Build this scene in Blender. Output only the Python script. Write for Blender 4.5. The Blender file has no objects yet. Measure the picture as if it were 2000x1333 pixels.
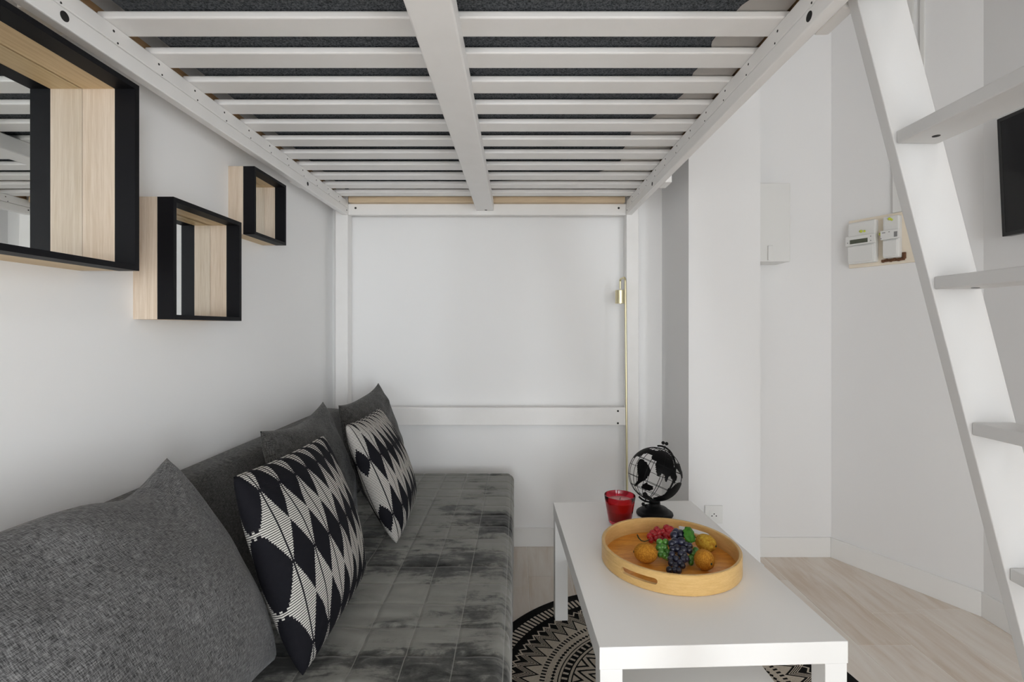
import bpy, bmesh, math, random
from mathutils import Vector, Matrix, noise

random.seed(7)
S = bpy.context.scene
COL = S.collection
H = 1.148            # eye height of the photographer
F = 970.0            # focal length in pixels of the 2000 px wide frame

# ------------------------------------------------------------------ camera
cam_d = bpy.data.cameras.new('camera')
cam_d.sensor_width = 36.0
cam_d.lens = F / 2000.0 * 36.0
cam_d.shift_x = -0.005
cam_d.shift_y = -0.01275
cam_d.clip_start = 0.02
cam = bpy.data.objects.new('camera', cam_d)
cam.location = (0, 0, H)
cam.rotation_euler = (math.pi / 2, 0, 0)
COL.objects.link(cam)
S.camera = cam

# ------------------------------------------------------------------ world, daylight, exposure
W = bpy.data.worlds.new('world')
S.world = W
W.use_nodes = True
W.node_tree.nodes['Background'].inputs[0].default_value = (0.82, 0.9, 1.0, 1)
W.node_tree.nodes['Background'].inputs[1].default_value = 1.0
S.view_settings.view_transform = 'Standard'
S.view_settings.look = 'None'
S.view_settings.gamma = 1.0
S.view_settings.exposure = 0.0
S.view_settings.use_curve_mapping = False
S.cycles.diffuse_bounces = 12
S.cycles.max_bounces = 16


def area(name, loc, rot, sx, sy, power, color):
    l = bpy.data.lights.new(name, 'AREA')
    l.shape = 'RECTANGLE'
    l.size, l.size_y = sx, sy
    l.energy = power
    l.color = color
    o = bpy.data.objects.new(name, l)
    o.location = loc
    o.rotation_euler = rot
    COL.objects.link(o)
    return o


# daylight: a French window behind the photographer and a tall window in the right wall (neither is in the frame)
area('daylight_french_window', (-0.10, -5.97, 0.90), (math.radians(90), 0, 0), 1.4, 1.5, 70, (0.90, 0.955, 1.0))
area('daylight_side_window', (1.83, -3.20, 1.10), (math.radians(90), 0, math.radians(90)), 1.9, 1.9, 158, (0.90, 0.955, 1.0))
# unseen overhead fill without a fixture, added to brighten the table top
area('overhead_fill_light', (0.95, -1.60, 2.80), (0, 0, 0), 0.45, 0.45, 15, (0.96, 0.98, 1.0))


# ------------------------------------------------------------------ node helpers
class X:
    """tiny expression wrapper that writes Math nodes"""
    def __init__(s, nt, v):
        s.nt, s.v = nt, v

    def _op(s, op, *a):
        n = s.nt.nodes.new('ShaderNodeMath')
        n.operation = op
        for i, q in enumerate((s,) + a):
            v = q.v if isinstance(q, X) else q
            if isinstance(v, (int, float)):
                n.inputs[i].default_value = v
            else:
                s.nt.links.new(v, n.inputs[i])
        return X(s.nt, n.outputs[0])

    def __add__(s, o): return s._op('ADD', o)
    def __radd__(s, o): return s._op('ADD', o)
    def __sub__(s, o): return s._op('SUBTRACT', o)
    def __rsub__(s, o): return X(s.nt, o)._op('SUBTRACT', s)
    def __mul__(s, o): return s._op('MULTIPLY', o)
    def __rmul__(s, o): return s._op('MULTIPLY', o)
    def __truediv__(s, o): return s._op('DIVIDE', o)
    def lt(s, o): return s._op('LESS_THAN', o)
    def gt(s, o): return s._op('GREATER_THAN', o)
    def fract(s): return s._op('FRACT')
    def abs(s): return s._op('ABSOLUTE')
    def pw(s, o): return s._op('POWER', o)
    def mx(s, o): return s._op('MAXIMUM', o)
    def mn(s, o): return s._op('MINIMUM', o)
    def between(s, a, b): return s.gt(a) * s.lt(b)
    def tri(s): return ((s.fract() * 2.0) - 1.0).abs()


def new_mat(name, color=(0.8, 0.8, 0.8), rough=0.5, metal=0.0, spec=0.5):
    m = bpy.data.materials.new(name)
    m.use_nodes = True
    b = m.node_tree.nodes['Principled BSDF']
    b.inputs['Base Color'].default_value = (*color, 1)
    b.inputs['Roughness'].default_value = rough
    b.inputs['Metallic'].default_value = metal
    b.inputs['Specular IOR Level'].default_value = spec
    return m


def bsdf(m):
    return m.node_tree.nodes['Principled BSDF']


def coords(m, kind='Object', scale=(1, 1, 1)):
    nt = m.node_tree
    tc = nt.nodes.new('ShaderNodeTexCoord')
    mp = nt.nodes.new('ShaderNodeMapping')
    mp.inputs['Scale'].default_value = scale
    nt.links.new(tc.outputs[kind], mp.inputs['Vector'])
    return mp.outputs[0]


def noise_tex(m, vec, scale=5.0, detail=4.0, rough=0.55, dist=0.0):
    n = m.node_tree.nodes.new('ShaderNodeTexNoise')
    n.inputs['Scale'].default_value = scale
    n.inputs['Detail'].default_value = detail
    n.inputs['Roughness'].default_value = rough
    n.inputs['Distortion'].default_value = dist
    m.node_tree.links.new(vec, n.inputs['Vector'])
    return X(m.node_tree, n.outputs['Fac'])


def ramp(m, fac, stops):
    r = m.node_tree.nodes.new('ShaderNodeValToRGB')
    e = r.color_ramp.elements
    while len(e) < len(stops):
        e.new(0.5)
    for k, (p, c) in enumerate(stops):
        e[k].position = p
        e[k].color = (*c, 1)
    m.node_tree.links.new(fac.v, r.inputs[0])
    return r.outputs[0]


def mix(m, fac, a, b):
    n = m.node_tree.nodes.new('ShaderNodeMix')
    n.data_type = 'RGBA'
    for idx, v in ((0, fac), (6, a), (7, b)):
        v = v.v if isinstance(v, X) else v
        if isinstance(v, (int, float)):
            n.inputs[idx].default_value = v
        elif isinstance(v, tuple):
            n.inputs[idx].default_value = (*v, 1)
        else:
            m.node_tree.links.new(v, n.inputs[idx])
    return n.outputs[2]


def set_color(m, sock):
    m.node_tree.links.new(sock, bsdf(m).inputs['Base Color'])


def bump(m, h, strength=0.2, dist=0.002):
    n = m.node_tree.nodes.new('ShaderNodeBump')
    n.inputs['Strength'].default_value = strength
    n.inputs['Distance'].default_value = dist
    m.node_tree.links.new(h.v if isinstance(h, X) else h, n.inputs['Height'])
    m.node_tree.links.new(n.outputs[0], bsdf(m).inputs['Normal'])


def sepxyz(m, vec):
    n = m.node_tree.nodes.new('ShaderNodeSeparateXYZ')
    m.node_tree.links.new(vec, n.inputs[0])
    return [X(m.node_tree, n.outputs[i]) for i in range(3)]


# ------------------------------------------------------------------ materials
def wall_paint():
    m = new_mat('wall_paint', (0.90, 0.90, 0.90), 0.75, spec=0.25)
    bump(m, noise_tex(m, coords(m), 90, 3), 0.05, 0.001)
    return m


def white_wood():
    m = new_mat('white_painted_wood', (0.80, 0.785, 0.765), 0.42, spec=0.35)
    n = noise_tex(m, coords(m, 'Object', (3, 3, 3)), 4, 3)
    set_color(m, ramp(m, n, [(0.3, (0.865, 0.855, 0.84)), (0.7, (0.89, 0.88, 0.87))]))
    return m


def wood(name, c0, c1, grain, rough=0.45, scale=1.0):
    """grain: object-space stretch, small value = direction the grain runs along"""
    m = new_mat(name, c0, rough, spec=0.3)
    v = coords(m, 'Object', grain)
    n = noise_tex(m, v, 4.0 * scale, 5, 0.6)
    n2 = noise_tex(m, v, 22.0 * scale, 3, 0.6)
    f = n * 0.55 + n2 * 0.45
    set_color(m, ramp(m, f, [(0.35, c1), (0.62, c0)]))
    bump(m, n2, 0.08, 0.001)
    return m


M = {}
M['wall'] = wall_paint()
M['ceiling'] = new_mat('unseen_dark_ceiling', (0.26, 0.22, 0.18), 0.8)  # unseen ceiling, its dark brown invented to cut light bounced from above
M['baseboard'] = new_mat('white_baseboard', (0.82, 0.82, 0.81), 0.35)
M['white'] = white_wood()
M['ladder_dimmed'] = new_mat('ladder_paint_dimmed', (0.62, 0.617, 0.612), 0.45, spec=0.3)  # white paint like the bed's, darkened in colour to hold down its brightness
M['lacquer'] = new_mat('white_lacquer', (0.875, 0.872, 0.86), 0.32, spec=0.4)
M['plastic'] = new_mat('white_plastic', (0.74, 0.74, 0.725), 0.4)
M['cream'] = new_mat('cream_board', (0.80, 0.72, 0.60), 0.6)
M['dark'] = new_mat('dark_hole', (0.012, 0.011, 0.01), 0.7)
M['rust'] = new_mat('rusty_brown', (0.12, 0.05, 0.02), 0.8)
M['black'] = new_mat('black_frame', (0.0045, 0.0045, 0.006), 0.55, spec=0.18)
M['iron'] = new_mat('black_iron', (0.003, 0.003, 0.0035), 0.5, spec=0.22)
M['screen'] = new_mat('black_screen', (0.004, 0.004, 0.005), 0.12, spec=0.35)
M['bezel'] = new_mat('black_bezel', (0.006, 0.006, 0.006), 0.35)
M['mirror'] = new_mat('mirror_silver', (0.88, 0.90, 0.89), 0.01, metal=1.0)
M['brass'] = new_mat('brushed_brass', (0.74, 0.67, 0.44), 0.34, metal=1.0)
M['oak'] = wood('light_oak_veneer', (0.74, 0.63, 0.52), (0.58, 0.46, 0.34), (26, 26, 0.7))
M['oak_h'] = wood('light_oak_veneer_lengthwise', (0.74, 0.57, 0.34), (0.58, 0.41, 0.22), (26, 0.7, 26))
M['raw'] = wood('raw_pine', (0.52, 0.33, 0.18), (0.40, 0.23, 0.11), (18, 0.8, 18))
M['raw_x'] = wood('raw_pine_lengthwise', (0.72, 0.58, 0.40), (0.62, 0.46, 0.30), (0.8, 18, 18))
M['bamboo'] = wood('bamboo_rim', (0.72, 0.48, 0.20), (0.60, 0.37, 0.13), (6, 6, 50), 0.35)
M['bamboo_floor'] = wood('bamboo_floor', (0.82, 0.37, 0.06), (0.56, 0.20, 0.022), (3, 24, 20), 0.3)
M['display'] = new_mat('meter_display', (0.09, 0.10, 0.07), 0.3)
M['seal'] = new_mat('yellow_seal', (0.55, 0.62, 0.06), 0.5)
M['ink'] = new_mat('grey_print', (0.25, 0.25, 0.25), 0.6)
M['sheet'] = new_mat('white_sheet', (0.90, 0.87, 0.84), 0.9)
M['wall_dimmed'] = new_mat('wall_paint_dimmed', (0.80, 0.80, 0.802), 0.75, spec=0.25)  # right-hand walls: paint darkened in colour to even out the light
bump(M['wall_dimmed'], noise_tex(M['wall_dimmed'], coords(M['wall_dimmed']), 90, 3), 0.05, 0.001)


def mattress_mat():
    m = new_mat('grey_mattress_fabric', (0.05, 0.055, 0.06), 0.95, spec=0.1)
    n = noise_tex(m, coords(m), 260, 3, 0.7)
    set_color(m, ramp(m, n, [(0.35, (0.022, 0.026, 0.031)), (0.7, (0.175, 0.19, 0.21))]))
    return m


def heather_mat(name, lo, hi):
    m = new_mat(name, lo, 0.95, spec=0.06)
    a = noise_tex(m, coords(m, 'UV', (800, 70, 1)), 1.0, 2, 0.6)
    b = noise_tex(m, coords(m, 'UV', (70, 800, 1)), 1.0, 2, 0.6)
    c = noise_tex(m, coords(m, 'UV', (480, 480, 1)), 1.0, 3, 0.7)
    d = noise_tex(m, coords(m, 'UV', (7, 7, 1)), 1.0, 3, 0.6)
    f = a * 0.36 + b * 0.36 + c * 0.2 + d * 0.08
    set_color(m, ramp(m, f, [(0.41, lo), (0.50, tuple((p + q) * 0.42 for p, q in zip(lo, hi))), (0.60, hi)]))
    bump(m, f, 0.15, 0.001)
    bsdf(m).inputs['Sheen Weight'].default_value = 0.15
    return m


def diamond_mat(name, w, h, nx, ny, ox, oy):
    m = new_mat(name, (0.01, 0.01, 0.013), 0.85, spec=0.12)
    u, v, _ = sepxyz(m, coords(m, 'UV'))
    a = u * (nx / w) + ox
    b = v * (ny / h) + oy
    stair = (b * 26.0)._op('FLOOR') / 26.0
    inside = (a.tri()._op('SUBTRACT', 0.0) * -1.0 + 1.0)   # 0 at spine, 1 at cell edge
    inside = 1.0 - inside
    du = 1.0 - a.tri()        # 0 at cell border, 1 at centre
    dv = 1.0 - stair.tri()
    lit = (du + dv).gt(0.98)
    spine = ((a.fract() - 0.5).abs()).gt(0.026)
    stripe = ((v * 210.0).fract()).gt(0.36)
    fac = lit * spine * stripe
    set_color(m, mix(m, fac, (0.0085, 0.0085, 0.0115), (0.56, 0.545, 0.51)))
    weave = (v * 420.0).tri()
    bump(m, weave * 0.6 + fac * 0.4, 0.3, 0.001)
    return m


def velvet_mat():
    m = new_mat('grey_quilted_velvet', (0.1, 0.1, 0.095), 0.8, spec=0.10)
    # brushed nap: broad dark patches of turned pile, broken up by slanting strokes
    def rot(vec, a, sc):
        mp = m.node_tree.nodes.new('ShaderNodeMapping')
        mp.inputs['Rotation'].default_value = (0, 0, a)
        mp.inputs['Scale'].default_value = sc
        m.node_tree.links.new(vec, mp.inputs['Vector'])
        return mp.outputs[0]
    base = coords(m, 'Object')
    n = noise_tex(m, rot(base, 0.0, (1.5, 1.8, 1)), 2.1, 3, 0.55, 0.3)
    n2 = noise_tex(m, rot(base, 0.5, (3.0, 11.0, 1)), 2.0, 6, 0.66, 1.5)
    n3 = noise_tex(m, base, 38, 4, 0.7, 0.6)
    _, py_, _ = sepxyz(m, base)
    far = (((py_ - 0.25) / 0.35).mx(0.0)).mn(1.0)          # the far end has been brushed smooth
    f = n * 0.60 + n2 * 0.28 + n3 * 0.12 + far * 0.045
    nap = ramp(m, f, [(0.40, (0.022, 0.023, 0.022)), (0.455, (0.075, 0.076, 0.071)), (0.50, (0.20, 0.20, 0.184)), (0.70, (0.27, 0.27, 0.248))])
    vx, vy, _ = sepxyz(m, coords(m, 'Object'))
    # stitched seams (object origin is at x -0.40, y 1.46)
    sx = (((vx + (-0.40 + 0.137 + 1.07)) / 0.107).fract() - 0.5).abs()          # 0.5 on the seam
    sy = (((vy + (1.46 - 1.09 + 2.05)) / 0.1025).fract() - 0.5).abs()
    thread = sx.gt(0.489)
    set_color(m, mix(m, thread * 0.55, nap, (0.30, 0.30, 0.28)))
    groove = ((sx - 0.5) * 14.0 + 1.0).mx(((sy - 0.5) * 11.0 + 1.0)).mx(0.0)
    h = groove * -1.0 + noise_tex(m, coords(m), 340, 2) * 0.10 + n2 * 0.5
    bump(m, h, 0.55, 0.004)
    bsdf(m).inputs['Sheen Weight'].default_value = 0.25
    bsdf(m).inputs['Sheen Roughness'].default_value = 0.4
    return m


def rug_mat():
    m = new_mat('black_and_cream_rug', (0.01, 0.01, 0.01), 0.95, spec=0.05)
    x, y, _ = sepxyz(m, coords(m))
    r = (x * x + y * y)._op('SQRT') / 0.631
    th = y._op('ARCTAN2', x) / (2 * math.pi) + 0.5
    acc = X(m.node_tree, 0.0) + 0.0

    def ring(a, b): return r.between(a, b)
    # radial dashes
    acc = acc.mx(ring(0.862, 0.935) * ((th * 190).fract()).gt(0.45))
    # thin zigzag line
    zz = r - 0.805 - ((th * 100).tri() - 0.5) * 0.03
    acc = acc.mx(zz.abs().lt(0.0065))
    # bundle of chevrons
    cz = r - ((th * 54).tri() - 0.5) * -0.085
    for k in range(4):
        c = 0.774 - k * 0.0165
        acc = acc.mx((cz - c).abs().lt(0.0038))
    # cream ground under the chevrons
    acc = acc.mx(cz.lt(0.700) * r.gt(0.652))
    # short dark dashes on cream
    acc = acc.mx(ring(0.625, 0.654) * ((th * 170).fract()).gt(0.5))
    acc = acc.mx(ring(0.612, 0.625))
    # lattice with dark diamonds
    q = (r - 0.565) / 0.045
    d = (th * 74).tri() + (q * 2.0 - 1.0).abs()
    d2 = ((th * 74 + 0.5)).tri() + (q * 2.0 - 1.0).abs()
    acc = acc.mx(ring(0.562, 0.612) * d.gt(0.5) * d2.gt(0.5))
    acc = acc.mx(ring(0.545, 0.556))
    acc = acc.mx(ring(0.512, 0.542) * ((th * 84).fract()).gt(0.62))
    acc = acc.mx(ring(0.492, 0.505))
    # centre: nested chevrons
    c2 = r + ((th * 24).tri() - 0.5) * 0.09
    acc = acc.mx(ring(0.30, 0.485) * ((c2 * 17).fract()).gt(0.36))
    acc = acc.mx(ring(0.27, 0.285))
    acc = acc.mx(ring(0.03, 0.26) * ((th * 30).fract()).gt(0.5))
    n = noise_tex(m, coords(m), 420, 2, 0.6)
    cream = ramp(m, n, [(0.3, (0.44, 0.39, 0.32)), (0.7, (0.68, 0.62, 0.54))])
    dark = ramp(m, n, [(0.3, (0.006, 0.006, 0.007)), (0.7, (0.022, 0.021, 0.02))])
    set_color(m, mix(m, acc, dark, cream))
    bump(m, n, 0.5, 0.002)
    return m


def plank_mat():
    m = new_mat('wood_look_tile', (0.5, 0.43, 0.36), 0.42, spec=0.35)
    at = m.node_tree.nodes.new('ShaderNodeAttribute')
    at.attribute_name = 'tint'
    t = X(m.node_tree, at.outputs['Fac'])
    v = coords(m, 'Object', (9, 1.1, 1))
    n = noise_tex(m, v, 3.0, 6, 0.6, 0.4)
    f = n * 0.75 + t * 0.25
    set_color(m, ramp(m, f, [(0.30, (0.62, 0.515, 0.415)), (0.5, (0.73, 0.66, 0.59)), (0.72, (0.80, 0.755, 0.70))]))
    bump(m, n, 0.05, 0.001)
    return m


def speckle(name, c0, c1, scale, rough=0.8, b=0.3):
    m = new_mat(name, c0, rough, spec=0.2)
    n = noise_tex(m, coords(m), scale, 4, 0.65)
    set_color(m, ramp(m, n, [(0.35, c0), (0.68, c1)]))
    bump(m, n, b, 0.001)
    return m


def grape_mat(name, c0, c1, rough=0.25):
    m = new_mat(name, c0, rough, spec=0.5)
    n = noise_tex(m, coords(m), 45, 3)
    set_color(m, ramp(m, n, [(0.4, c0), (0.72, c1)]))
    bsdf(m).inputs['Coat Weight'].default_value = 0.3
    return m


def glass_mat(name, color, rough=0.03):
    m = new_mat(name, color, rough)
    bsdf(m).inputs['Transmission Weight'].default_value = 1.0
    bsdf(m).inputs['IOR'].default_value = 1.45
    return m


M['mattress'] = mattress_mat()
M['heather'] = heather_mat('grey_heather_fabric', (0.024, 0.024, 0.025), (0.225, 0.225, 0.227))
M['heather_shaded'] = heather_mat('grey_heather_fabric_shaded', (0.016, 0.016, 0.016), (0.155, 0.152, 0.146))  # same cloth as the near cushion, with the weaker light put into its colour
M['sofa'] = heather_mat('dark_grey_sofa_fabric', (0.028, 0.028, 0.028), (0.15, 0.147, 0.14))
M['velvet'] = velvet_mat()
M['rug'] = rug_mat()
M['plank'] = plank_mat()
M['grout'] = new_mat('pale_grout', (0.86, 0.82, 0.77), 0.8)
M['kiwi'] = speckle('brown_kiwi_skin', (0.33, 0.125, 0.012), (0.60, 0.28, 0.03), 260)
M['kiwi_pale'] = speckle('yellow_brown_kiwi_skin', (0.38, 0.17, 0.015), (0.62, 0.42, 0.05), 120)
M['grape_black'] = grape_mat('black_grape_skin', (0.006, 0.007, 0.018), (0.035, 0.04, 0.085), 0.28)
M['grape_green'] = grape_mat('green_grape_skin', (0.045, 0.17, 0.02), (0.12, 0.32, 0.05), 0.3)
M['grape_red'] = grape_mat('red_grape_skin', (0.34, 0.006, 0.012), (0.62, 0.02, 0.03), 0.25)
M['leaf'] = speckle('green_leaf', (0.02, 0.09, 0.01), (0.06, 0.20, 0.02), 60, 0.5)
M['stem'] = new_mat('dark_stem', (0.02, 0.035, 0.012), 0.6)
M['stem_pale'] = new_mat('pale_stem', (0.45, 0.50, 0.28), 0.6)
M['red_glass'] = glass_mat('red_glass', (0.80, 0.055, 0.09))
M['wax'] = new_mat('red_wax', (0.50, 0.012, 0.02), 0.5)
M['wax_top'] = new_mat('pink_wax_top', (0.75, 0.42, 0.42), 0.6)


def window_glass():
    m = bpy.data.materials.new('window_glass')
    m.use_nodes = True
    nt = m.node_tree
    nt.nodes.remove(nt.nodes['Principled BSDF'])
    out = nt.nodes['Material Output']
    t = nt.nodes.new('ShaderNodeBsdfTransparent')
    g = nt.nodes.new('ShaderNodeBsdfGlossy')
    g.inputs['Roughness'].default_value = 0.02
    mx = nt.nodes.new('ShaderNodeMixShader')
    mx.inputs[0].default_value = 0.06
    nt.links.new(t.outputs[0], mx.inputs[1])
    nt.links.new(g.outputs[0], mx.inputs[2])
    nt.links.new(mx.outputs[0], out.inputs[0])
    return m


M['pane'] = window_glass()


# ------------------------------------------------------------------ mesh helpers
def finish(name, bm, mats, parent=None, smooth=None):
    me = bpy.data.meshes.new(name)
    bmesh.ops.recalc_face_normals(bm, faces=bm.faces)
    bm.to_mesh(me)
    bm.free()
    if not isinstance(mats, (list, tuple)):
        mats = [mats]
    for k in mats:
        me.materials.append(M[k] if isinstance(k, str) else k)
    o = bpy.data.objects.new(name, me)
    COL.objects.link(o)
    if parent is not None:
        o.parent = parent
        o.matrix_parent_inverse = Matrix.Translation(-Vector(parent.location)) if parent.rotation_euler[2] == 0 else Matrix.Identity(4)
    if smooth is not None:
        me.polygons.foreach_set('use_smooth', [True] * len(me.polygons))
        if smooth < 180:
            me.set_sharp_from_angle(angle=math.radians(smooth))
    return o


def rebase(o, loc):
    """move a mesh object's origin to loc, geometry staying where it is"""
    loc = Vector(loc)
    o.data.transform(Matrix.Translation(-loc))
    o.location = loc


def thing(name, label, cat, loc, group=None, rz=0.0):
    o = bpy.data.objects.new(name, None)
    o.empty_display_size = 0.05
    o.location = loc
    o.rotation_euler = (0, 0, rz)
    COL.objects.link(o)
    o['label'] = label
    o['category'] = cat
    if group:
        o['group'] = group
    return o


def tag(o, label, cat, group=None):
    o['label'] = label
    o['category'] = cat
    if group:
        o['group'] = group
    return o


def struct(o):
    o['kind'] = 'structure'
    return o


def box(bm, x0, x1, y0, y1, z0, z1, bev=0.0, mi=0, seg=2, mtx=None):
    r = bmesh.ops.create_cube(bm, size=1.0)
    vs = r['verts']
    for v in vs:
        v.co = Vector((x0 + (v.co.x + .5) * (x1 - x0), y0 + (v.co.y + .5) * (y1 - y0), z0 + (v.co.z + .5) * (z1 - z0)))
    fs = set(f for v in vs for f in v.link_faces)
    es = list(set(e for v in vs for e in v.link_edges))
    for f in fs:
        f.material_index = mi
    if bev > 0:
        rr = bmesh.ops.bevel(bm, geom=es, offset=bev, segments=seg, profile=0.5, affect='EDGES')
        vs = list(set([v for f in rr['faces'] for v in f.verts]) | set(v for v in vs if v.is_valid))
        for f in rr['faces']:
            f.material_index = mi
    if mtx is not None:
        for v in vs:
            v.co = mtx @ v.co
    return vs


def prism(bm, poly, d0, d1, axis='y', bev=0.0, mi=0):
    """extrude a 2-D polygon along an axis; polygon axes are the two remaining ones in order"""
    def P(a, b, d):
        return {'y': (a, d, b), 'x': (d, a, b), 'z': (a, b, d)}[axis]
    A = [bm.verts.new(P(a, b, d0)) for a, b in poly]
    B = [bm.verts.new(P(a, b, d1)) for a, b in poly]
    n = len(poly)
    fs = [bm.faces.new(A), bm.faces.new(B[::-1])]
    for i in range(n):
        fs.append(bm.faces.new((A[i], B[i], B[(i + 1) % n], A[(i + 1) % n])))
    for f in fs:
        f.material_index = mi
    if bev > 0:
        es = list(set(e for f in fs for e in f.edges))
        rr = bmesh.ops.bevel(bm, geom=es, offset=bev, segments=2, profile=0.5, affect='EDGES')
        for f in rr['faces']:
            f.material_index = mi


def tube(bm, pts, rad, seg=12, mi=0, caps=True):
    pts = [Vector(p) for p in pts]
    n = len(pts)
    rads = rad if isinstance(rad, (list, tuple)) else [rad] * n
    rings = []
    up = None
    for i in range(n):
        t = (pts[min(i + 1, n - 1)] - pts[max(i - 1, 0)]).normalized()
        if up is None:
            up = Vector((0, 0, 1)) if abs(t.z) < 0.9 else Vector((1, 0, 0))
        a = (up - t * up.dot(t)).normalized()
        up = a
        b = t.cross(a)
        rings.append([bm.verts.new(pts[i] + (a * math.cos(q) + b * math.sin(q)) * rads[i])
                      for q in (2 * math.pi * k / seg for k in range(seg))])
    for i in range(n - 1):
        for k in range(seg):
            f = bm.faces.new((rings[i][k], rings[i][(k + 1) % seg], rings[i + 1][(k + 1) % seg], rings[i + 1][k]))
            f.material_index = mi
    if caps:
        bm.faces.new(rings[0][::-1]).material_index = mi
        bm.faces.new(rings[-1]).material_index = mi


def loop_tube(bm, pts, rad, seg=6):
    pts = [Vector(p) for p in pts]
    n = len(pts)
    c = sum(pts, Vector()) / n
    nrm = (pts[0] - c).cross(pts[n // 4] - c).normalized()
    rings = []
    for i in range(n):
        a = (pts[i] - c).normalized()
        rings.append([bm.verts.new(pts[i] + (a * math.cos(q) + nrm * math.sin(q)) * rad)
                      for q in (2 * math.pi * k / seg for k in range(seg))])
    for i in range(n):
        j = (i + 1) % n
        for k in range(seg):
            bm.faces.new((rings[i][k], rings[i][(k + 1) % seg], rings[j][(k + 1) % seg], rings[j][k]))


def lathe(bm, prof, cx, cy, seg=48, mi=0):
    rings = []
    for r, z in prof:
        if r < 1e-6:
            rings.append([bm.verts.new((cx, cy, z))])
        else:
            rings.append([bm.verts.new((cx + r * math.cos(2 * math.pi * k / seg), cy + r * math.sin(2 * math.pi * k / seg), z)) for k in range(seg)])
    for i in range(len(rings) - 1):
        a, b = rings[i], rings[i + 1]
        for k in range(seg):
            k2 = (k + 1) % seg
            if len(a) == 1 and len(b) == 1:
                continue
            if len(a) == 1:
                f = bm.faces.new((a[0], b[k2], b[k]))
            elif len(b) == 1:
                f = bm.faces.new((a[k], a[k2], b[0]))
            else:
                f = bm.faces.new((a[k], a[k2], b[k2], b[k]))
            f.material_index = mi


def ball(bm, c, r, u=16, v=10, sc=(1, 1, 1), mi=0, rot=None):
    m = Matrix.Translation(c)
    if rot is not None:
        m = m @ rot
    m = m @ Matrix.Diagonal((r * sc[0], r * sc[1], r * sc[2], 1))
    res = bmesh.ops.create_uvsphere(bm, u_segments=u, v_segments=v, radius=1.0, matrix=m)
    for vv in res['verts']:
        for f in vv.link_faces:
            f.material_index = mi


def disc(bm, c, n, r, mi=0, seg=16, thick=0.0006):
    """a thin dark plug standing a hair proud of a surface"""
    n = Vector(n).normalized()
    a = n.orthogonal().normalized()
    b = n.cross(a)
    c = Vector(c)
    top = [bm.verts.new(c + n * thick + (a * math.cos(q) + b * math.sin(q)) * r) for q in (2 * math.pi * k / seg for k in range(seg))]
    bot = [bm.verts.new(c - n * 0.004 + (a * math.cos(q) + b * math.sin(q)) * r) for q in (2 * math.pi * k / seg for k in range(seg))]
    bm.faces.new(top).material_index = mi
    for k in range(seg):
        bm.faces.new((bot[k], bot[(k + 1) % seg], top[(k + 1) % seg], top[k])).material_index = mi


def cut(o, bmc):
    """boolean difference, applied"""
    me = bpy.data.meshes.new('cutter')
    bmesh.ops.recalc_face_normals(bmc, faces=bmc.faces)
    bmc.to_mesh(me)
    bmc.free()
    c = bpy.data.objects.new('cutter', me)
    COL.objects.link(c)
    md = o.modifiers.new('cut', 'BOOLEAN')
    md.operation = 'DIFFERENCE'
    md.object = c
    md.solver = 'EXACT'
    dg = bpy.context.evaluated_depsgraph_get()
    dg.update()
    new = bpy.data.meshes.new_from_object(o.evaluated_get(dg))
    o.modifiers.clear()
    o.data = new
    bpy.data.objects.remove(c)


# ------------------------------------------------------------------ room
CEIL = 2.85
YF = -6.00                       # wall behind the photographer
WL = -0.97                       # left wall
YB = 2.615                       # back wall


def slab(name, x0, x1, y0, y1, z0, z1, mat='wall'):
    bm = bmesh.new()
    box(bm, x0, x1, y0, y1, z0, z1)
    return struct(finish(name, bm, mat))


slab('wall_left', WL - 0.12, WL, YF - 0.12, YB + 0.12, 0, CEIL)
slab('wall_back', WL, 1.082, YB, YB + 0.12, 0, CEIL)
slab('wall_column', 0.763, 1.082, 2.209, YB, 0, CEIL, 'wall_dimmed')
slab('wall_alcove', 1.082, 1.62, 2.4945, YB + 0.12, 0, CEIL, 'wall_dimmed')
# angled wall between the alcove and the right wall
A0 = Vector((1.5775, 2.4945))
A1 = Vector((1.855, 1.975))
T = (A1 - A0).normalized()
N = Vector((-abs(T.y), -abs(T.x)))
bm = bmesh.new()
prism(bm, [tuple(A0), tuple(A1), tuple(A1 - N * 0.12), tuple(A0 - N * 0.12)], 0, CEIL, 'z')
struct(finish('wall_angled', bm, 'wall_dimmed'))
bm = bmesh.new()
for y0, y1, z0, z1 in ((YF - 0.12, -4.20, 0, CEIL), (-2.20, 2.03, 0, CEIL), (-4.20, -2.20, 0, 0.12), (-4.20, -2.20, 2.10, CEIL)):
    box(bm, 1.855, 1.975, y0, y1, z0, z1)
struct(finish('wall_right', bm, 'wall_dimmed'))
slab('ceiling', WL - 0.12, 1.98, YF - 0.12, YB + 0.12, CEIL, CEIL + 0.1, 'ceiling')

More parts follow.
